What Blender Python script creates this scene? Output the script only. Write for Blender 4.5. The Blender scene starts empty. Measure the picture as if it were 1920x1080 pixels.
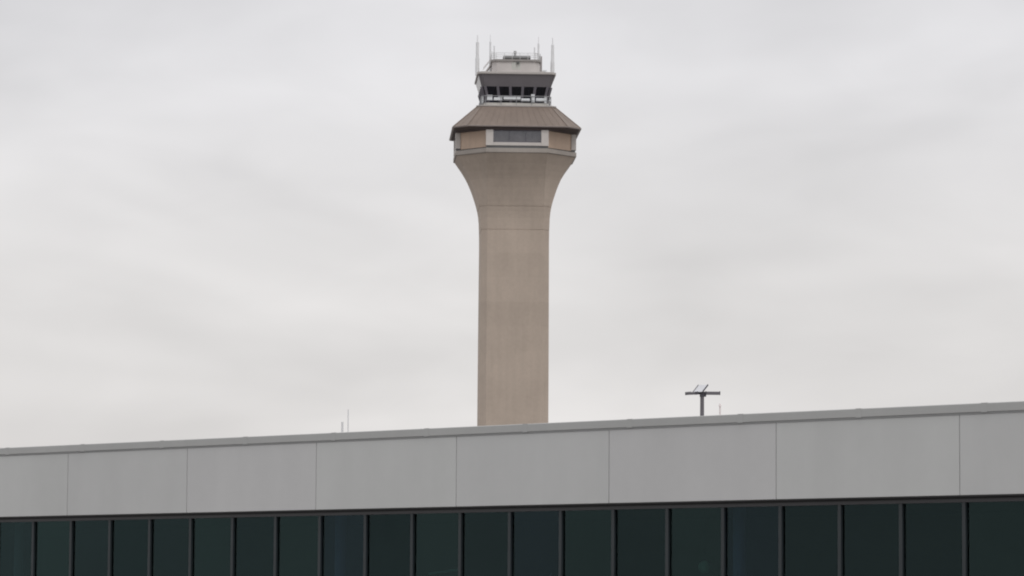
import bpy, bmesh, math, random
from mathutils import Matrix, Vector
random.seed(7)
R = math.radians
scene = bpy.context.scene
COL = scene.collection

# ------------------------------------------------------------------ camera
F = 6700.0                      # focal length in pixels of a 1920 px wide picture
HORIZ = 1140.0
EYE = 1.7
PITCH = math.atan((HORIZ - 540) / F)
ROLL = R(0.40)
RM = Matrix.Rotation(R(90) + PITCH, 4, 'X') @ Matrix.Rotation(ROLL, 4, 'Z')
cd = bpy.data.cameras.new('camera'); cam = bpy.data.objects.new('camera', cd); COL.objects.link(cam)
cam.matrix_world = Matrix.Translation((0, 0, EYE)) @ RM
cd.sensor_width = 36; cd.lens = F / 1920 * 36; cd.clip_start = 0.5; cd.clip_end = 20000
scene.camera = cam
scene.view_settings.view_transform = 'Standard'; scene.view_settings.look = 'None'
scene.view_settings.gamma = 1; scene.view_settings.exposure = 0
scene.render.film_transparent = False
scene.cycles.filter_width = 2.0
scene.cycles.max_bounces = 8

def at(px, py, Y):
    """where the sight line through a picture point meets the vertical plane y = Y"""
    d = RM @ Vector(((px - 960) / F, (540 - py) / F, -1))
    k = Y / d.y
    return Vector((d.x * k, Y, EYE + d.z * k))

# ------------------------------------------------------------------ materials
def mat(name, rgb, rough=0.7, var=0.0, scale=1.0, metal=0.0, spec=0.5, bump=0.0, streak=0.0, stretch=(1, 1, 1), fine=0.0):
    m = bpy.data.materials.new(name); m.use_nodes = True
    nt = m.node_tree; N = nt.nodes; L = nt.links
    b = N['Principled BSDF']
    b.inputs['Roughness'].default_value = rough; b.inputs['Metallic'].default_value = metal
    b.inputs['Specular IOR Level'].default_value = spec
    b.inputs['Base Color'].default_value = (*rgb, 1)
    if var or streak or fine:
        tc = N.new('ShaderNodeTexCoord')
        cur = None
        def layer(sc, st, amt, det=5):
            nonlocal cur
            mp = N.new('ShaderNodeMapping'); mp.inputs['Scale'].default_value = [sc * s for s in st]
            L.new(tc.outputs['Object'], mp.inputs['Vector'])
            nz = N.new('ShaderNodeTexNoise'); nz.inputs['Detail'].default_value = det; nz.inputs['Scale'].default_value = 1
            L.new(mp.outputs[0], nz.inputs['Vector'])
            mr = N.new('ShaderNodeMapRange'); mr.inputs['From Min'].default_value = .25; mr.inputs['From Max'].default_value = .75
            mr.inputs['To Min'].default_value = 1 - amt; mr.inputs['To Max'].default_value = 1 + amt
            L.new(nz.outputs['Fac'], mr.inputs['Value'])
            if cur is None: cur = mr.outputs[0]
            else:
                mu = N.new('ShaderNodeMath'); mu.operation = 'MULTIPLY'
                L.new(cur, mu.inputs[0]); L.new(mr.outputs[0], mu.inputs[1]); cur = mu.outputs[0]
            return nz
        nz = None
        if var: nz = layer(scale, stretch, var)
        if streak: layer(1.0, (1.6, 1.6, .10), streak, 6)
        if fine: nz = layer(scale * 12, (1, 1, 1), fine, 6)
        mx = N.new('ShaderNodeVectorMath'); mx.operation = 'SCALE'; mx.inputs[0].default_value = rgb
        L.new(cur, mx.inputs['Scale']); L.new(mx.outputs[0], b.inputs['Base Color'])
        if bump and nz:
            bp = N.new('ShaderNodeBump'); bp.inputs['Strength'].default_value = bump; bp.inputs['Distance'].default_value = .02
            L.new(nz.outputs['Fac'], bp.inputs['Height']); L.new(bp.outputs[0], b.inputs['Normal'])
    return m

def concrete(name, rgb):
    """cast concrete: large soft tonal patches, vertical run-off streaks and formwork lifts of slightly different tone"""
    m = mat(name, rgb, .85, .08, .22, spec=.25, streak=.045, fine=.035, bump=.15)
    nt = m.node_tree; N = nt.nodes; L = nt.links
    b = N['Principled BSDF']; src = b.inputs['Base Color'].links[0].from_socket
    tc = N.new('ShaderNodeTexCoord'); sp = N.new('ShaderNodeSeparateXYZ'); L.new(tc.outputs['Object'], sp.inputs[0])
    dv = N.new('ShaderNodeMath'); dv.operation = 'DIVIDE'; dv.inputs[1].default_value = 3.05; L.new(sp.outputs['Z'], dv.inputs[0])
    fl = N.new('ShaderNodeMath'); fl.operation = 'FLOOR'; L.new(dv.outputs[0], fl.inputs[0])
    wn = N.new('ShaderNodeTexWhiteNoise'); wn.noise_dimensions = '1D'; L.new(fl.outputs[0], wn.inputs['W'])
    mr = N.new('ShaderNodeMapRange'); mr.inputs['To Min'].default_value = .965; mr.inputs['To Max'].default_value = 1.03
    L.new(wn.outputs['Value'], mr.inputs['Value'])
    s = N.new('ShaderNodeVectorMath'); s.operation = 'SCALE'; L.new(src, s.inputs[0]); L.new(mr.outputs[0], s.inputs['Scale'])
    L.new(s.outputs[0], b.inputs['Base Color'])
    return m

def glass(name, tint, refl, rough=0.02, f0=0.04):
    m = bpy.data.materials.new(name); m.use_nodes = True
    nt = m.node_tree; N = nt.nodes; L = nt.links
    N.remove(N['Principled BSDF'])
    out = N['Material Output']
    tr = N.new('ShaderNodeBsdfTransparent'); tr.inputs[0].default_value = (*tint, 1)
    gl = N.new('ShaderNodeBsdfGlossy'); gl.inputs['Color'].default_value = (*refl, 1); gl.inputs['Roughness'].default_value = rough
    lw = N.new('ShaderNodeLayerWeight'); lw.inputs['Blend'].default_value = .12
    mr = N.new('ShaderNodeMapRange'); mr.inputs['To Min'].default_value = f0; mr.inputs['To Max'].default_value = 1
    L.new(lw.outputs['Fresnel'], mr.inputs['Value'])
    nz = N.new('ShaderNodeTexNoise'); nz.inputs['Scale'].default_value = .6
    tc = N.new('ShaderNodeTexCoord'); L.new(tc.outputs['Object'], nz.inputs['Vector'])
    bp = N.new('ShaderNodeBump'); bp.inputs['Strength'].default_value = .15; bp.inputs['Distance'].default_value = .06
    L.new(nz.outputs['Fac'], bp.inputs['Height']); L.new(bp.outputs[0], gl.inputs['Normal'])
    mx = N.new('ShaderNodeMixShader'); L.new(mr.outputs[0], mx.inputs[0]); L.new(tr.outputs[0], mx.inputs[1]); L.new(gl.outputs[0], mx.inputs[2])
    L.new(mx.outputs[0], out.inputs['Surface'])
    return m

M = dict(
    concrete=concrete('tan_concrete', (.455, .379, .318)),
    concrete_grey=concrete('ledge_concrete', (.36, .325, .295)),
    body=concrete('body_panel', (.58, .445, .350)),
    roof=mat('roof_sheet', (.200, .158, .132), .55, .08, .5, spec=.3, streak=.06, fine=.03),
    fasciatrim=mat('eave_metal', (.30, .255, .235), .5, .05, 1),
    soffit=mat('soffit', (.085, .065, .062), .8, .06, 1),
    white=mat('white_frame', (.57, .53, .50), .6, .06, .8, fine=.03),
    cabband=mat('cab_panel', (.155, .142, .152), .22, .08, .6, fine=.03),
    cabedge=mat('cab_roof_edge', (.42, .39, .37), .6, .06, .8),
    cabframe=mat('cab_mullion', (.13, .12, .14), .5, .05, 1),
    pent=mat('penthouse_panel', (.52, .485, .47), .6, .09, .6, fine=.04),
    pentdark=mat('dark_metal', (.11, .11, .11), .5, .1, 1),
    pale=mat('pale_fibreglass', (.74, .74, .75), .5, .04, 1),
    cabrail=mat('walkway_rail_grey', (.30, .30, .31), .5, .05, 1),
    rail=mat('galvanised_rail', (.60, .60, .60), .5, .05, 1),
    equip=mat('white_equipment', (.72, .74, .76), .5, .08, 2),
    interior=mat('dark_interior', (.05, .05, .055), .8, .1, .5),
    fascia=mat('aluminium_panel', (.50, .50, .492), .42, .035, .22, spec=.4, fine=.012, stretch=(.5, .5, 1.6)),
    coping=mat('coping_metal', (.40, .40, .392), .5, .06, .35, spec=.4, fine=.02),
    joint=mat('joint_sealant', (.33, .33, .33), .8, .05, 1),
    header=mat('bronze_header', (.018, .017, .018), .45, .1, 1),
    mullion=mat('bronze_mullion', (.024, .030, .034), .5, .15, .9),
    wall=mat('terminal_wall', (.35, .35, .34), .8, .06, .3, fine=.03),
    membrane=mat('roof_membrane', (.38, .38, .37), .85, .12, .2, fine=.05),
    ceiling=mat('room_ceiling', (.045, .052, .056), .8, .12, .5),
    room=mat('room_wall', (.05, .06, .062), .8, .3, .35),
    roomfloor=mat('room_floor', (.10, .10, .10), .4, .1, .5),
    column=mat('room_column', (.70, .74, .70), .7, .05, 1),
    lamp=mat('galvanised_steel', (.17, .16, .175), .5, .1, 2, metal=.3),
    lamplight=mat('lamp_reflector', (.55, .55, .57), .4, .06, 2),
    lampdark=mat('lamp_housing', (.09, .085, .10), .5, .1, 2),
    leaf=mat('leaf', (.45, .55, .38), .6, .2, 3),
    pot=mat('pot', (.2, .18, .16), .7, .1, 2),
    globe=mat('frosted_globe', (.90, .92, .82), .4, .05, 2),
    bar=mat('pendant_aluminium', (.92, .95, .95), .4, .05, 2),
    tglass=glass('cab_glass', (.30, .30, .38), (.9, .9, 1), .02, .03),
    bglass=glass('body_window_glass', (.70, .69, .69), (.9, .93, 1), .03, .07),
)
FP = [mat('aluminium_panel', c, .42, .045, .30, spec=.4, fine=.012, streak=.022, stretch=(1, 1, .7)) for c in ((.512, .512, .506), (.522, .518, .515), (.520, .522, .513))]
GL = [glass('curtain_wall_glass', t, (.66, .97, 1.0), .03, f) for t, f in
      (((.34, .41, .43), .017), ((.32, .44, .42), .020), ((.34, .38, .50), .018), ((.36, .44, .46), .014))]

# ------------------------------------------------------------------ mesh helpers
def link(name, bm, m, parent=None, bevel=0.0, smooth=False):
    me = bpy.data.meshes.new(name)
    bmesh.ops.recalc_face_normals(bm, faces=bm.faces[:])
    if bevel:
        bmesh.ops.bevel(bm, geom=bm.edges[:], offset=bevel, segments=1, affect='EDGES')
    bm.to_mesh(me); bm.free()
    for mm in (m if isinstance(m, (list, tuple)) else [m]): me.materials.append(mm)
    if smooth:
        for p in me.polygons: p.use_smooth = True
    o = bpy.data.objects.new(name, me); COL.objects.link(o)
    if parent: o.parent = parent
    return o

def box(bm, x0, x1, y0, y1, z0, z1, rz=0.0, piv=(0, 0)):
    vs = []
    for x, y, z in ((x0, y0, z0), (x1, y0, z0), (x1, y1, z0), (x0, y1, z0), (x0, y0, z1), (x1, y0, z1), (x1, y1, z1), (x0, y1, z1)):
        v = Vector((x, y, z))
        if rz:
            v = Matrix.Rotation(rz, 3, 'Z') @ (v - Vector((*piv, 0))) + Vector((*piv, 0))
        vs.append(bm.verts.new(v))
    for f in ((0, 3, 2, 1), (4, 5, 6, 7), (0, 1, 5, 4), (1, 2, 6, 5), (2, 3, 7, 6), (3, 0, 4, 7)):
        bm.faces.new([vs[i] for i in f])

def tube(bm, a, b, r0, r1=None, seg=12):
    a, b = Vector(a), Vector(b); r1 = r0 if r1 is None else r1
    d = (b - a).normalized(); u = d.orthogonal().normalized(); v = d.cross(u)
    A = [bm.verts.new(a + (u * math.cos(t) + v * math.sin(t)) * r0) for t in [2 * math.pi * i / seg for i in range(seg)]]
    B = [bm.verts.new(b + (u * math.cos(t) + v * math.sin(t)) * r1) for t in [2 * math.pi * i / seg for i in range(seg)]]
    for i in range(seg): bm.faces.new((A[i], A[(i + 1) % seg], B[(i + 1) % seg], B[i]))
    bm.faces.new(A[::-1]); bm.faces.new(B)

def octa(W, f):
    h = f * W
    return [(-h, -W), (h, -W), (W, -h), (W, h), (h, W), (-h, W), (-W, h), (-W, -h)]

def loft(bm, rows, cap0=True, cap1=True):
    """rows: (z, W, f) octagon rings from the bottom up"""
    rings = [[bm.verts.new((x, y, z)) for x, y in octa(W, f)] for z, W, f in rows]
    for a, b in zip(rings, rings[1:]):
        for i in range(8): bm.faces.new((a[i], a[(i + 1) % 8], b[(i + 1) % 8], b[i]))
    if cap0: bm.faces.new(rings[0][::-1])
    if cap1: bm.faces.new(rings[-1])

def tag(o, label=None, cat=None, group=None, kind=None):
    if label: o['label'] = label
    if cat: o['category'] = cat
    if group: o['group'] = group
    if kind: o['kind'] = kind
    return o

def empty(name, loc, rz=0.0):
    o = bpy.data.objects.new(name, None); COL.objects.link(o); o.location = loc; o.rotation_euler = (0, 0, rz)
    o.empty_display_size = .5
    return o

# ------------------------------------------------------------------ ground
bm = bmesh.new()
vs = [bm.verts.new((x, y, 0)) for x, y in ((-9000, -9000), (9000, -9000), (9000, 9000), (-9000, 9000))]
bm.faces.new(vs)
tag(link('ground', bm, mat('apron_concrete', (.17, .165, .16), .85, .15, .05, fine=.06)), kind='structure')

# ------------------------------------------------------------------ control tower
D = 447.0
RZ = R(2.7)
axis = at(962.7, 540, D)
tower = empty('control_tower', (axis.x, D, 0), RZ)
tag(tower, 'tall tan concrete control tower with flared top, hipped brown roof and dark glass cab', 'control tower')
PM = (at(1060, 400, D).x - at(960, 400, D).x) / 100      # metres per pixel at the axis
def zt(py, dy=0.0): return at(964, py, D + dy).z
def hw(px, f=.5): return px * PM / (math.cos(RZ) + f * math.sin(RZ))   # half width from silhouette half width

# shaft and flare, one cast surface
prof = [(1075, 66.6), (700, 66.2), (463, 65.5), (440, 65.7), (415, 66.6), (403, 67.8), (394, 69.4), (385, 71.6), (375, 74.6),
        (360, 79.6), (350, 83.6), (340, 88), (330, 93.2), (318, 100.6), (310, 106.4), (301, 113.0)]
rows = []
for py, h in prof:
    fr = min(.83, (54.2 + 2.6 * max(0, (h - 64)) / 49) / h)
    rows.append((zt(py), hw(h, fr), fr))
rows[0] = (0.6, rows[0][1], rows[0][2])
FL_TOP = zt(286.5, -hw(113, .5))
rows[-1] = (FL_TOP, rows[-1][1], rows[-1][2])
# real horizontal pour reveals in the shaft
W_s, f_s = rows[2][1], rows[2][2]
out = []
def at_z(z):
    for a, b in zip(rows, rows[1:]):
        if a[0] <= z <= b[0]:
            t = (z - a[0]) / (b[0] - a[0]); return a[1] + (b[1] - a[1]) * t, a[2] + (b[2] - a[2]) * t
    return rows[0][1:]
grooves = [zt(430, -4.3), zt(386, -4.6)]
keyz = sorted([(r[0], 0) for r in rows] + [(g, 1) for g in grooves])
for z, g in keyz:
    W, fr = at_z(z) if g else next((r[1], r[2]) for r in rows if r[0] == z)
    if g:
        gd = .04 if z > 30 else .012
        for dz, dw in ((-.035, 0), (-.03, -gd), (.03, -gd), (.035, 0)):
            ww, ff = at_z(z + dz); out.append((z + dz, ww + dw, ff))
    else: out.append((z, W, fr))
out.sort(key=lambda r: r[0])
bm = bmesh.new(); loft(bm, out)
link('shaft', bm, M['concrete'], tower)
bm = bmesh.new(); loft(bm, [(0, 7.2, .6), (.55, 7.2, .6), (.6, 7.1, .6)])
link('plinth', bm, M['concrete_grey'], tower)

# ledge below the windows
Lg = hw(115.5, .51)
z0 = FL_TOP + .002; z1 = zt(277.5, -Lg)
bm = bmesh.new(); loft(bm, [(z0, Lg - .12, .51), (z0 + .06, Lg, .51), (z1 - .03, Lg, .51), (z1, Lg - .03, .51)])
link('ledge', bm, M['concrete_grey'], tower)
# recessed course over the ledge, coloured dark for its shadow line, then the wall
Wb = hw(106.5, .53)
EF, TF = .78, .88                                          # the skirt roof is squarer in plan than the walls under it
EV = hw(124, EF)
ze0 = zt(237.6, -EV)                                       # eave underside
ze1 = zt(235.4, -EV)
zfz = zt(243.2, -Lg)                                        # underside of the dark frieze, top of the window bays
zc = z1 + .20
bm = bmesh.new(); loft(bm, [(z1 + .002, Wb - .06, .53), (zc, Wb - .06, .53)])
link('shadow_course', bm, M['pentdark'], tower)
bm = bmesh.new(); loft(bm, [(zc + .002, Wb, .53), (zfz + .12, Wb, .53)])
link('body_wall', bm, M['body'], tower)
# four window bays
BH = 58 * PM; PW = 13.6 * PM; proud = Lg - .03
zs0 = zt(273.0, -Lg); zs1 = zt(266.6, -Lg)
for k in range(4):
    w = empty('window_bay', (0, 0, 0), k * math.pi / 2); w.parent = tower
    for s in (-1, 1):
        a, b = sorted((s * BH, s * (BH - PW)))
        bm = bmesh.new(); box(bm, a, b, -proud, -Wb + .05, zs0, zfz - .004)
        link('frame', bm, M['white'], w, .02)
    bm = bmesh.new(); box(bm, -BH + PW + .002, BH - PW - .002, -proud + .06, -Wb - .06, zs0 + .02, zs1)
    link('sill', bm, M['white'], w, .02)
    bm = bmesh.new(); box(bm, -BH + .06, BH - .06, -proud + .12, -Wb + .05, z1 + .004, zs0 - .004)
    link('shadow_strip', bm, M['pentdark'], w)  # dark strip: shadow gap below the bay, put into the colour
    bm = bmesh.new()
    box(bm, -BH + PW + .002, BH - PW - .002, -proud + .30, -proud + .40, zs1 + .002, zs1 + .14)
    for x in (-1.0, 1.05): box(bm, x - .04, x + .04, -proud + .31, -proud + .39, zs1 + .14, zfz - .12)
    box(bm, -BH + PW + .002, BH - PW - .002, -proud + .30, -proud + .40, zfz - .12, zfz - .005)
    link('mullion', bm, M['cabframe'], w)
    bm = bmesh.new(); box(bm, -BH + PW + .002, BH - PW - .002, -proud + .342, -proud + .358, zs1 + .14, zfz - .12)
    link('pane', bm, M['bglass'], w)
    bm = bmesh.new(); box(bm, -BH + PW + .004, BH - PW - .004, -Wb - .03, -Wb - .004, zs1 + .01, zfz - .02)
    link('blind', bm, mat('window_blind', (.50, .49, .49), .8, .25, 1.2), w)

# eave and hipped skirt roof
bm = bmesh.new(); loft(bm, [(ze0, EV - .10, EF), (ze0 + .03, EV, EF), (ze1, EV + .02, EF), (ze1 + .03, EV - .10, EF)])
link('eave', bm, M['fasciatrim'], tower)
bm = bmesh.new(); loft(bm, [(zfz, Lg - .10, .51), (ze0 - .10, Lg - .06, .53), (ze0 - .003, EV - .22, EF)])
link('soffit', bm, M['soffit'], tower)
Wt = hw(76.5, TF)
zr = zt(200.2, -Wt)
bm = bmesh.new(); loft(bm, [(ze1 + .032, EV - .12, EF), (zr, Wt, TF)])
roof = link('skirt_roof', bm, M['roof'], tower)
# hip and seam caps on the skirt roof
bm = bmesh.new()
bm.free(); lo = octa(EV - .10, EF); hi = octa(Wt + .02, TF)
for (a, b) in zip(lo, hi):
    bm = bmesh.new(); tube(bm, (a[0], a[1], ze1 + .05), (b[0], b[1], zr + .01), .055, seg=6)
    link('hip_cap', bm, M['roof'], roof)
bm = bmesh.new()
def lerp(a, b, t): return Vector(a) * (1 - t) + Vector(b) * t
for i in range(8):
    a0 = (*lo[i], ze1 + .055); a1 = (*lo[(i + 1) % 8], ze1 + .055); b0 = (*hi[i], zr + .005); b1 = (*hi[(i + 1) % 8], zr + .005)
    n = 14 if i % 2 == 0 else 2
    for k in range(1, n):
        tube(bm, lerp(a0, a1, k / n), lerp(b0, b1, k / n), .010, seg=4)
link('seam', bm, M['roof'], roof)
# walkway slab and kerb below the cab
Wk = hw(77.5, TF)
zk1 = zt(197.3, -Wk)
bm = bmesh.new(); loft(bm, [(zr + .003, Wk - .04, TF), (zr + .04, Wk, TF), (zk1, Wk, TF)])
link('walkway_slab', bm, M['cabedge'], tower)
CF = .90
Wc = hw(62.5, CF); zc1 = zt(192.6, -Wc)
bm = bmesh.new(); loft(bm, [(zk1 + .003, Wc + .03, CF), (zc1 - .06, Wc + .03, CF), (zc1, Wc - .03, CF)])
link('cab_kerb', bm, mat('kerb_paint', (.62, .60, .56), .6, .06, 1), tower)

# cab: canted glass, opaque canted band, roof edge
Wg0, Wg1, Wg2 = hw(59.5, CF), hw(67.6, CF), hw(74.2, CF)
zg1 = zt(162.5, -Wg1); zg2 = zt(139.3, -Wg2)
zg0 = zc1 + .004
bm = bmesh.new(); loft(bm, [(zg0, Wg0 - .04, CF), (zg1, Wg1 - .04, CF)], False, False)
gl = link('cab_glazing', bm, M['tglass'], tower)
m_ = gl.modifiers.new('s', 'SOLIDIFY'); m_.thickness = .02
bm = bmesh.new()
loft(bm, [(zg1 + .003, Wg1, CF), (zg2, Wg2, CF)])
band = link('cab_band', bm, M['cabband'], tower)
def cab_mullions(ts_c, ts_d, w):
    b0, b1 = octa(Wg0, CF), octa(Wg1, CF)
    made = []
    for i in range(8):
        ts = ts_c if i % 2 == 0 else ts_d
        for t in ts:
            A = lerp((*b0[i], zg0), (*b0[(i + 1) % 8], zg0), t); B = lerp((*b1[i], zg1), (*b1[(i + 1) % 8], zg1), t)
            made.append((A, B))
    return made
for A, B in cab_mullions((0, .2, .4, .6, .8), (0,), .2):
    bm = bmesh.new(); tube(bm, A, B, .21, .23, 4)
    link('cab_mullion', bm, M['cabframe'], tower)
bm = bmesh.new(); loft(bm, [(zg2 + .003, Wg2 + .12, CF), (zg2 + .06, Wg2 + .16, CF), (zt(134.8, -Wg2), Wg2 + .14, CF), (zt(134.0, -Wg2), Wg2 - .1, CF)])
link('cab_roof', bm, M['cabedge'], tower)
ZR = zt(134.0, -Wg2)
# inside the cab: dark core and white consoles below the glass
bm = bmesh.new(); loft(bm, [(zg0, 1.6, .5), (zg1, 1.6, .5)])
link('cab_core', bm, M['interior'], tower)
bm = bmesh.new(); loft(bm, [(zg0 + .001, Wg0 - .2, CF), (zg0 + .03, Wg0 - .2, CF)])
link('cab_floor', bm, M['interior'], tower)
# walkway rail round the cab with the pale equipment boxes hung on it
rw = Wg0 + .52
pts = octa(rw, .88)
hz = zt(180.0, -rw) - zk1
rail = None
bm = bmesh.new()
for i in range(8):
    a, b = pts[i], pts[(i + 1) % 8]
    for h in (hz, hz * .55):
        tube(bm, (*a, zk1 + h), (*b, zk1 + h), .045 if h == hz else .03, seg=6)
    n = 4 if i % 2 == 0 else 1
    for k in range(n):
        p = lerp((*a, 0), (*b, 0), k / n); tube(bm, (p.x, p.y, zk1), (p.x, p.y, zk1 + hz), .04, seg=6)
rail = link('walkway_rail', bm, M['cabrail'], tower)
def panel_at(i, t0, t1, h0, h1, name, m, off=.06, th=.22):
    a, b = Vector((*pts[i], 0)), Vector((*pts[(i + 1) % 8], 0))
    d = (b - a).normalized(); nrm = Vector((d.y, -d.x, 0))
    p0, p1 = lerp(a, b, t0) + nrm * -off, lerp(a, b, t1) + nrm * -off
    q0, q1 = p0 - nrm * th, p1 - nrm * th
    bm = bmesh.new()
    vv = [bm.verts.new((p.x, p.y, zk1 + h)) for h in (h0, h1) for p in (p0, p1, q1, q0)]
    for f in ((0, 1, 2, 3), (4, 5, 6, 7), (0, 1, 5, 4), (1, 2, 6, 5), (2, 3, 7, 6), (3, 0, 4, 7)): bm.faces.new([vv[j] for j in f])
    return link(name, bm, m, tower, .015)
for i in range(0, 8, 2):
    for t0, t1, a, b in ((.02, .11, .55, 1.08), (.13, .27, .55, .86), (.29, .57, .66, 1.0), (.20, .28, .88, .98), (.58, .72, .50, .78), (.74, .80, .40, 1.20), (.82, .955, .50, .84), (.957, .995, .35, 1.05)):
        panel_at(i, t0, t1, hz * a, hz * b, 'equipment_box', M['equip'])

# penthouse on the cab roof
Wp = hw(46.5, .8)
zp1 = zt(115.0, -Wp); zp2 = zt(111.4, -Wp)
bm = bmesh.new(); loft(bm, [(ZR + .003, Wp + .25, .8), (ZR + .25, Wp + .02, .8), (zp1, Wp - .05, .8)])
link('penthouse', bm, M['pent'], tower)
bm = bmesh.new(); loft(bm, [(zp1 + .003, Wp + .14, .8), (zp2, Wp + .14, .8)])
link('penthouse_roof', bm, mat('penthouse_edge', (.30, .28, .27), .6, .08, 1), tower)
bm = bmesh.new()
for x0, x1 in ((-.55, .05), (.12, .55)): box(bm, x0, x1, -Wp - .02, -Wp + .03, ZR + .5, zp1 - .12)
link('louvre', bm, mat('louvre_metal', (.50, .50, .47), .5, .1, 2), tower)
# sloping access stair against the left flank of the penthouse
bm = bmesh.new()
xa, xb = -60 * PM, -45 * PM
for (x0, z_0), (x1, z_1) in (((xa, ZR + .02), (xb, zp1 - .1)),):
    for y in (-1.4, .2):
        tube(bm, (x0, y, z_0), (x1, y, z_1), .09, seg=6)
        tube(bm, (x0 - .0, y, z_0 + .9), (x1, y, z_1 + .75), .04, seg=6)
    for k in range(7):
        t = (k + .5) / 7; x = x0 + (x1 - x0) * t; z = z_0 + (z_1 - z_0) * t
        box(bm, x - .13, x + .13, -1.4, .2, z - .03, z + .03)
link('access_stair', bm, M['pent'], tower)
# rail on the penthouse roof
rp = octa(Wp + .06, .8); hr = zt(99.5, -Wp) - zp2
bm = bmesh.new()
for i in range(8):
    a, b = rp[i], rp[(i + 1) % 8]
    for q in (.36, .68, 1.0): tube(bm, (*a, zp2 + hr * q), (*b, zp2 + hr * q), .028, seg=6)
    n = 5 if i % 2 == 0 else 3
    for k in range(n):
        p = lerp((*a, 0), (*b, 0), k / n); tube(bm, (p.x, p.y, zp2), (p.x, p.y, zp2 + hr), .03, seg=6)
link('penthouse_rail', bm, M['rail'], tower)
# raised dark hatch and its small beacon
zh0, zh1 = zt(110.6, -1.7), zt(104.6, -1.7)
bm = bmesh.new(); box(bm, -23 * PM, 28 * PM, -1.7, 1.7, zh0, zh1)
hatch = link('equipment_platform', bm, M['pentdark'], tower, .05)
for x in (-1.3, 1.5):
    for y in (-1.4, 1.4):
        bm = bmesh.new(); box(bm, x - .08, x + .08, y - .08, y + .08, zp2, zh0 + .02)
        link('platform_foot', bm, M['pentdark'], hatch)
zb = zt(95.5, 0)
bm = bmesh.new(); tube(bm, (.0, 0, zh1), (.0, 0, zb - .3), .16); tube(bm, (.0, 0, zb - .3), (.0, 0, zb), .24, .17)
link('beacon', bm, mat('beacon_grey', (.40, .40, .40), .5, .05, 2), tower, smooth=False)
# dark bracket lamp on the penthouse front
bm = bmesh.new(); box(bm, .05, .42, -Wp - .3, -Wp - .01, zp1 - .32, zp1 - .06)
link('floodlight', bm, M['pentdark'], tower, .03)
# vertical conduit right of the penthouse and a low box
bm = bmesh.new(); box(bm, 46 * PM, 50 * PM, -1.3, -1.0, ZR, zp2 + .7)
link('conduit', bm, mat('conduit_grey', (.38, .35, .34), .6, .06, 2), tower)
bm = bmesh.new(); box(bm, 45 * PM, 55 * PM, -3.2, -2.4, ZR + .003, ZR + .30)
link('roof_box', bm, mat('roof_box_grey', (.34, .32, .31), .6, .06, 2), tower, .03)
bm = bmesh.new(); box(bm, 51 * PM, 58 * PM, -2.3, -1.6, ZR + .003, ZR + .62)
link('roof_box', bm, M['equip'], tower, .03)

# four pale whip antennas in fibreglass sleeves
def antenna(px, y, top, r, base, pair=False):
    x = px * PM
    bm = bmesh.new()
    zt_ = zt(top, y)
    tube(bm, (x, y, base), (x, y, base + 2.2), r * 1.25, r * 1.25, 10)
    tube(bm, (x, y, base + 2.2), (x, y, zt_ - .9), r, r * .9, 10)
    tube(bm, (x, y, zt_ - .9), (x, y, zt_), r * .35, r * .2, 8)
    if pair:
        tube(bm, (x + pair, y, base), (x + pair, y, zt_ - 1.4), r * .7, r * .6, 8)
        for q in (.3, .6): box(bm, min(x, x + pair), max(x, x + pair), y - .03, y + .03, base + (zt_ - base) * q, base + (zt_ - base) * q + .06)
    return link('antenna', bm, M['pale'], tower)
antenna(-71.5, -1.0, 67, .21, ZR)
antenna(71.5, 1.0, 70, .21, ZR)
antenna(-46, 1.2, 66, .13, ZR, .5)
antenna(46, 2.4, 68, .13, ZR, -.5)

# ------------------------------------------------------------------ terminal building
A = R(44.0)
u = Vector((math.sin(A), -math.cos(A), 0))                # along the wall, towards the near right
nrm = Vector((-math.cos(A), -math.sin(A), 0))             # outwards, towards the camera
Y0 = 74.3
g0 = at(958, 1000, Y0)
term = empty('terminal_building', (g0.x, g0.y, 0), math.atan2(u.y, u.x))
tag(term, 'low terminal building with pale grey metal fascia over a dark glass curtain wall', 'terminal')
# local frame: +x along the wall to the right, -y outwards
def zl(py, off=0.0, px=958): return at(px, py, Y0 + nrm.y * off).z
off = .165
zcop1 = zl(796.6, off + .03); zcop0 = zl(811.9, off + .03); zf0 = zl(947.8, off); zh_ = zl(958.5, 0)
P = 1.5; T0, T1 = -30, 20
X0, X1 = T0 * P, T1 * P
DEP = 22.0
bm = bmesh.new(); box(bm, X0, X1, -off - .03, .35, zcop0, zcop1)
link('coping', bm, M['coping'], term, .012)
for k in range(T0 // 2, T1 // 2):
    x = (2 * k + .4) * P
    bm = bmesh.new(); box(bm, x - .07, x + .07, -off - .033, .352, zcop0 - .002, zcop1 + .003)
    link('coping_splice', bm, M['coping'], term)
# drip edge line under the coping
bm = bmesh.new(); box(bm, X0, X1, -off - .012, .10, zcop0 - .028, zcop0 - .002)
link('drip_edge', bm, M['joint'], term)
bm = bmesh.new(); box(bm, X0, X1, -off + .012, .15, zf0 + .03, zcop0 - .03)
link('fascia_backing', bm, M['joint'], term)
for k in range(T0 // 3, T1 // 3 + 1):
    a, b = max(X0, (3 * k - 1) * P + .007), min(X1, (3 * k + 2) * P - .007)
    if b - a < .1: continue
    bm = bmesh.new(); box(bm, a, b, -off, -off + .01, zf0, zcop0 - .030)
    link('fascia_panel', bm, FP[k % 3], term, .003)
bm = bmesh.new(); box(bm, X0, X1, -off + .015, .2, zf0 - .028, zf0 - .002)
link('soffit', bm, M['header'], term)
bm = bmesh.new(); box(bm, X0, X1, -.03, .16, zh_ + .052, zf0 - .030)
link('header', bm, M['header'], term)
bm = bmesh.new(); box(bm, X0, X1, -.06, .10, zh_ - .012, zh_ + .05)
link('transom', bm, mat('transom_bronze', (.042, .041, .044), .45, .1, 1), term)
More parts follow.
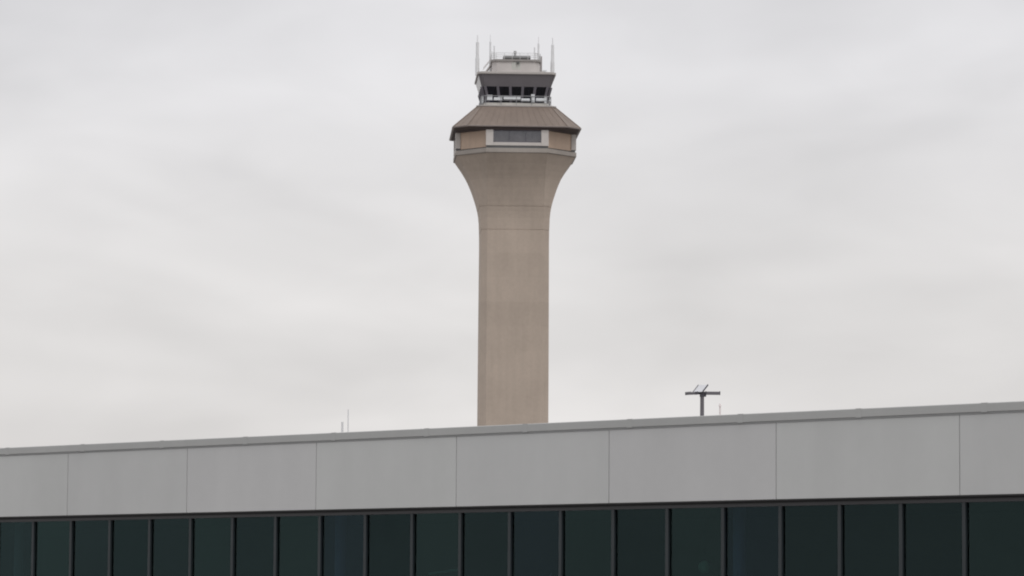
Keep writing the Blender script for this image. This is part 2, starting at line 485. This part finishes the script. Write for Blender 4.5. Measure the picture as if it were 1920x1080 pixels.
SILL = .35
mw = .042
for k in range(T0, T1 + 1):
    bm = bmesh.new(); box(bm, k * P - mw, k * P + mw, -.055, .09, SILL, zh_ - .014)
    link('mullion', bm, M['mullion'], term, .006)
    if k < T1:
        bm = bmesh.new(); box(bm, k * P + mw + .001, (k + 1) * P - mw - .001, .0, .012, SILL, zh_ - .014)
        w = link('window', bm, random.choice(GL), term)
        # each pane is set a hair out of true, as glazing is
bm = bmesh.new(); box(bm, X0, X1, -.10, .22, .0, SILL - .002)
link('plinth', bm, M['wall'], term, .01)
zro = zcop1 - .45
bm = bmesh.new(); box(bm, X0, X1, .36, DEP, zro - .3, zro)
link('roof', bm, M['membrane'], term)
bm = bmesh.new(); box(bm, X0, X1, DEP + .002, DEP + .3, 0, zcop1 - .05)
link('wall', bm, M['wall'], term)
for a, b in ((X0 - .3, X0 - .002), (X1 + .002, X1 + .3)):
    bm = bmesh.new(); box(bm, a, b, -off - .03, DEP + .3, 0, zcop1 - .02)
    link('wall', bm, M['wall'], term)
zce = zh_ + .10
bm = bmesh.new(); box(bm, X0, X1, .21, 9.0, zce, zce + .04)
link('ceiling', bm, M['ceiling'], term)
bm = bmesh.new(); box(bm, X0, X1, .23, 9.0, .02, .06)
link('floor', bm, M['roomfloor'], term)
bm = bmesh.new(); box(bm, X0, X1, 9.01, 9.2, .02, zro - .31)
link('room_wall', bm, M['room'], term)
for k in range(-2, 3):
    bm = bmesh.new(); x = k * 8 * P - 6.6
    tube(bm, (x, 1.1, .06), (x, 1.1, zce - .003), .13, .13, 20)
    link('column', bm, M['column'], term, smooth=False)

def inside(px, py, y):
    """point inside the hall, y metres behind the glass"""
    d = RM @ Vector(((px - 960) / F, (540 - py) / F, -1)); o = Vector((0, 0, EYE))
    n = -nrm; base = Vector((g0.x, g0.y, 0)) + n * y
    t = (base - o).dot(n) / d.dot(n); p = o + d * t
    q = p - Vector((g0.x, g0.y, 0))
    return Vector((q.dot(u), y, p.z)), p
# pale linear pendant hanging inside
pA, wA = inside(803, 1076, .9); pB, wB = inside(864, 1067, 1.4)
pl = empty('pendant_light', (wA.x, wA.y, 0)); tag(pl, 'slim pale linear pendant hanging behind the lower middle-left panes', 'pendant light')
bm = bmesh.new(); tube(bm, Vector((0, 0, wA.z)), Vector((wB.x - wA.x, wB.y - wA.y, wB.z)), .022, seg=6)
link('bar', bm, M['bar'], pl)
bm = bmesh.new()
for t in (.1, .9):
    p = lerp((0, 0, wA.z), (wB.x - wA.x, wB.y - wA.y, wB.z), t); tube(bm, p, (p.x, p.y, zce - .004), .003, seg=4)
link('wire', bm, M['header'], pl)
# dim frosted globe
pG, wG = inside(1321, 1063, 1.2)
gb = empty('globe_lamp', (wG.x, wG.y, 0)); tag(gb, 'dim unlit round frosted globe lamp seen through the right panes', 'globe lamp')
bm = bmesh.new(); bmesh.ops.create_uvsphere(bm, u_segments=20, v_segments=12, radius=.13); bmesh.ops.translate(bm, verts=bm.verts[:], vec=(0, 0, wG.z))
link('globe', bm, M['globe'], gb, smooth=True)
bm = bmesh.new(); tube(bm, (0, 0, wG.z + .12), (0, 0, zce - .004), .006, seg=6)
link('stem', bm, M['header'], gb)
# leafy top of a pot plant
pP, wP = inside(1027, 1071, .8)
pp = empty('potted_plant', (wP.x, wP.y, .06)); tag(pp, 'pale leaf tips of a tall indoor plant at the lower edge of the central panes', 'plant')
bm = bmesh.new(); tube(bm, (0, 0, 0), (0, 0, .5), .16, .22, 16); link('pot', bm, M['pot'], pp)
bm = bmesh.new(); tube(bm, (0, 0, .5), (0, 0, wP.z - .32), .02, .014, 6); link('stem', bm, M['pot'], pp)
bm = bmesh.new()
for k in range(14):
    a = k * 2.4; el = .3 + .9 * ((k * 37) % 14) / 14
    L_ = .26 + .1 * random.random(); b0 = Vector((0, 0, wP.z - .40 + .02 * (k % 5)))
    d = Vector((math.cos(a) * math.cos(el), math.sin(a) * math.cos(el), math.sin(el))); s = d.cross(Vector((0, 0, 1))).normalized() * .022
    m0 = b0 + d * L_ * .55; e = b0 + d * L_ - Vector((0, 0, .03))
    vv = [bm.verts.new(p) for p in (b0, m0 + s, e, m0 - s)]; bm.faces.new(vv)
link('foliage', bm, M['leaf'], pp)

# ------------------------------------------------------------------ area light pole
YL = 197.0
ml = (at(1417, 738, YL).x - at(1317, 738, YL).x) / 100
b0 = at(1316.5, 738, YL)
lp = empty('area_light_pole', (b0.x, YL, 0)); tag(lp, 'dark steel area light pole with flat and tilted heads above the terminal roof', 'light pole')
bm = bmesh.new(); tube(bm, (0, 0, 0), (0, 0, b0.z + .02), .20, .105, 14)
link('pole', bm, M['lamp'], lp, smooth=False)
bm = bmesh.new(); box(bm, -.28, .28, -.28, .28, 0, .5); link('pole_base', bm, M['wall'], lp, .03)
bm = bmesh.new(); box(bm, -14 * ml, 14 * ml, -.05, .05, b0.z - .04, b0.z + .05); box(bm, -.13, .22, -.13, .13, b0.z - .17, b0.z + .10)
link('cross_arm', bm, M['lampdark'], lp, .01)
def head(cx, cz, L_, W_, th, yaw, tilt, lean=0.0):
    h = empty('lamp_head', (cx, 0, cz)); h.parent = lp; h.rotation_euler = (tilt, lean, yaw)
    bm = bmesh.new(); box(bm, -L_ / 2, L_ / 2, -W_ / 2, W_ / 2, -th / 2, th / 2); link('housing', bm, M['lamp'] if tilt < .3 else M['lamplight'], h, .012)
    bm = bmesh.new()
    box(bm, -L_ / 2 - .03, -L_ / 2 - .002, -W_ / 2, W_ / 2, -th / 2 - .02, th / 2 + .02); box(bm, L_ / 2 + .002, L_ / 2 + .03, -W_ / 2, W_ / 2, -th / 2 - .02, th / 2 + .02)
    link('rim', bm, M['lampdark'], h)
    bm = bmesh.new(); box(bm, -L_ / 2 + .04, L_ / 2 - .04, -W_ / 2 + .04, W_ / 2 - .04, -th / 2 - .012, -th / 2 - .002); link('lens', bm, M['lamplight'], h)
    return h
head(-17 * ml, b0.z + .02, .62, .56, .13, R(-38), R(6), R(0))
head(20 * ml, b0.z + .03, .74, .60, .16, 0, R(2))
h = head(-3 * ml, b0.z + 9.5 * ml, .62, .66, .04, R(-40), R(40))
bm = bmesh.new(); tube(bm, (0, 0, b0.z), (-3 * ml, 0, b0.z + 9 * ml), .03, seg=8); link('bracket', bm, M['lampdark'], lp)

# ------------------------------------------------------------------ faint pale things beyond the roof
YV = 150.0
v0 = at(653, 768, YV); v1 = at(642, 791, YV)
vt = empty('vent_mast', (v0.x, YV, 0)); tag(vt, 'faint pale slender mast with a shorter pipe beside it, above the left roof edge', 'mast')
bm = bmesh.new(); tube(bm, (0, 0, 0), (0, 0, v0.z), .04, .022, 8); link('mast', bm, M['pale'], vt)
bm = bmesh.new(); tube(bm, (v1.x - v0.x, 0, 0), (v1.x - v0.x, 0, v1.z), .045, .045, 8)
for q in (1.2, .55): box(bm, v1.x - v0.x, 0.0, -.02, .02, v1.z - q, v1.z - q + .03)
link('pipe', bm, M['pale'], vt)
w0 = at(1350, 757, YV)
st = empty('vent_pipe', (w0.x, YV, 0)); tag(st, 'short faint pinkish pipe just right of the light pole above the roof', 'pipe')
bm = bmesh.new(); tube(bm, (0, 0, 0), (0, 0, w0.z - .12), .035, .035, 10); link('pipe', bm, mat('pink_paint', (.82, .74, .73), .6, .05, 2), st)
bm = bmesh.new(); tube(bm, (0, 0, w0.z - .118), (0, 0, w0.z), .06, .03, 10); link('cap', bm, mat('pink_cap', (.80, .72, .71), .6, .05, 2), st)

# ------------------------------------------------------------------ sky and light
EL, AZ = R(52), R(150)
world = bpy.data.worlds.new('World'); scene.world = world; world.use_nodes = True
nt = world.node_tree; N = nt.nodes; L = nt.links
bg = N['Background']; bg.inputs['Strength'].default_value = .1
sky = N.new('ShaderNodeTexSky'); sky.sky_type = 'NISHITA'; sky.sun_disc = False; sky.sun_elevation = EL; sky.sun_rotation = AZ
sky.air_density = 1; sky.dust_density = 3
tc = N.new('ShaderNodeTexCoord')
sp = N.new('ShaderNodeSeparateXYZ'); L.new(tc.outputs['Generated'], sp.inputs[0])
def math_(op, a, b):
    n = N.new('ShaderNodeMath'); n.operation = op
    for i, v in enumerate((a, b)):
        if isinstance(v, (int, float)): n.inputs[i].default_value = v
        else: L.new(v, n.inputs[i])
    return n.outputs[0]
def ramp(src, stops):
    r = N.new('ShaderNodeValToRGB'); r.color_ramp.interpolation = 'EASE'; L.new(src, r.inputs[0])
    el = r.color_ramp.elements
    while len(el) < len(stops): el.new(.5)
    for e, (p, c) in zip(el, stops): e.position = p; e.color = (*c, 1) if isinstance(c, tuple) else (c, c, c, 1)
    return r.outputs[0]
def cloud(scale, st, loc, det, dist):
    mp = N.new('ShaderNodeMapping'); mp.inputs['Scale'].default_value = st; mp.inputs['Location'].default_value = loc
    L.new(tc.outputs['Generated'], mp.inputs['Vector'])
    nz = N.new('ShaderNodeTexNoise'); nz.inputs['Scale'].default_value = scale; nz.inputs['Detail'].default_value = det
    nz.inputs['Roughness'].default_value = .5; nz.inputs['Distortion'].default_value = dist
    L.new(mp.outputs[0], nz.inputs['Vector']); return nz.outputs['Fac']
# brightness of the overcast deck: warm white low down, cooler grey higher, brightest overhead
elev = ramp(sp.outputs['Z'], [(0.0, (.83, .80, .78)), (.075, (.80, .78, .772)), (.17, (.775, .765, .78)), (.42, (.95, .95, .96)), (1.0, (1.45, 1.46, 1.5))])
n1 = cloud(7.0, (1, 1, 2.7), (.52, 0, .40), 3, .35)
n2 = cloud(22.0, (1, 1, 2.2), (1.3, 0, .4), 5, .5)
m1 = N.new('ShaderNodeMapRange'); L.new(n1, m1.inputs['Value']); m1.inputs['From Min'].default_value = .3; m1.inputs['From Max'].default_value = .7
m1.inputs['To Min'].default_value = .86; m1.inputs['To Max'].default_value = 1.10
m2 = N.new('ShaderNodeMapRange'); L.new(n2, m2.inputs['Value']); m2.inputs['From Min'].default_value = .3; m2.inputs['From Max'].default_value = .7
m2.inputs['To Min'].default_value = .975; m2.inputs['To Max'].default_value = 1.025
k = math_('MULTIPLY', m1.outputs[0], m2.outputs[0]); k = math_('MULTIPLY', k, 9.7)
cl = N.new('ShaderNodeVectorMath'); cl.operation = 'SCALE'; L.new(elev, cl.inputs[0]); L.new(k, cl.inputs['Scale'])
mx = N.new('ShaderNodeMix'); mx.data_type = 'RGBA'; mx.inputs['Factor'].default_value = .95
L.new(sky.outputs[0], mx.inputs['A']); L.new(cl.outputs[0], mx.inputs['B'])
L.new(mx.outputs['Result'], bg.inputs['Color'])

sl = bpy.data.lights.new('sun', 'SUN'); sl.energy = .6; sl.angle = R(18); sl.color = (1, .96, .9)
so = bpy.data.objects.new('sun', sl); COL.objects.link(so)
sd = Vector((math.sin(AZ) * math.cos(EL), math.cos(AZ) * math.cos(EL), math.sin(EL)))
so.rotation_euler = sd.to_track_quat('Z', 'Y').to_euler()
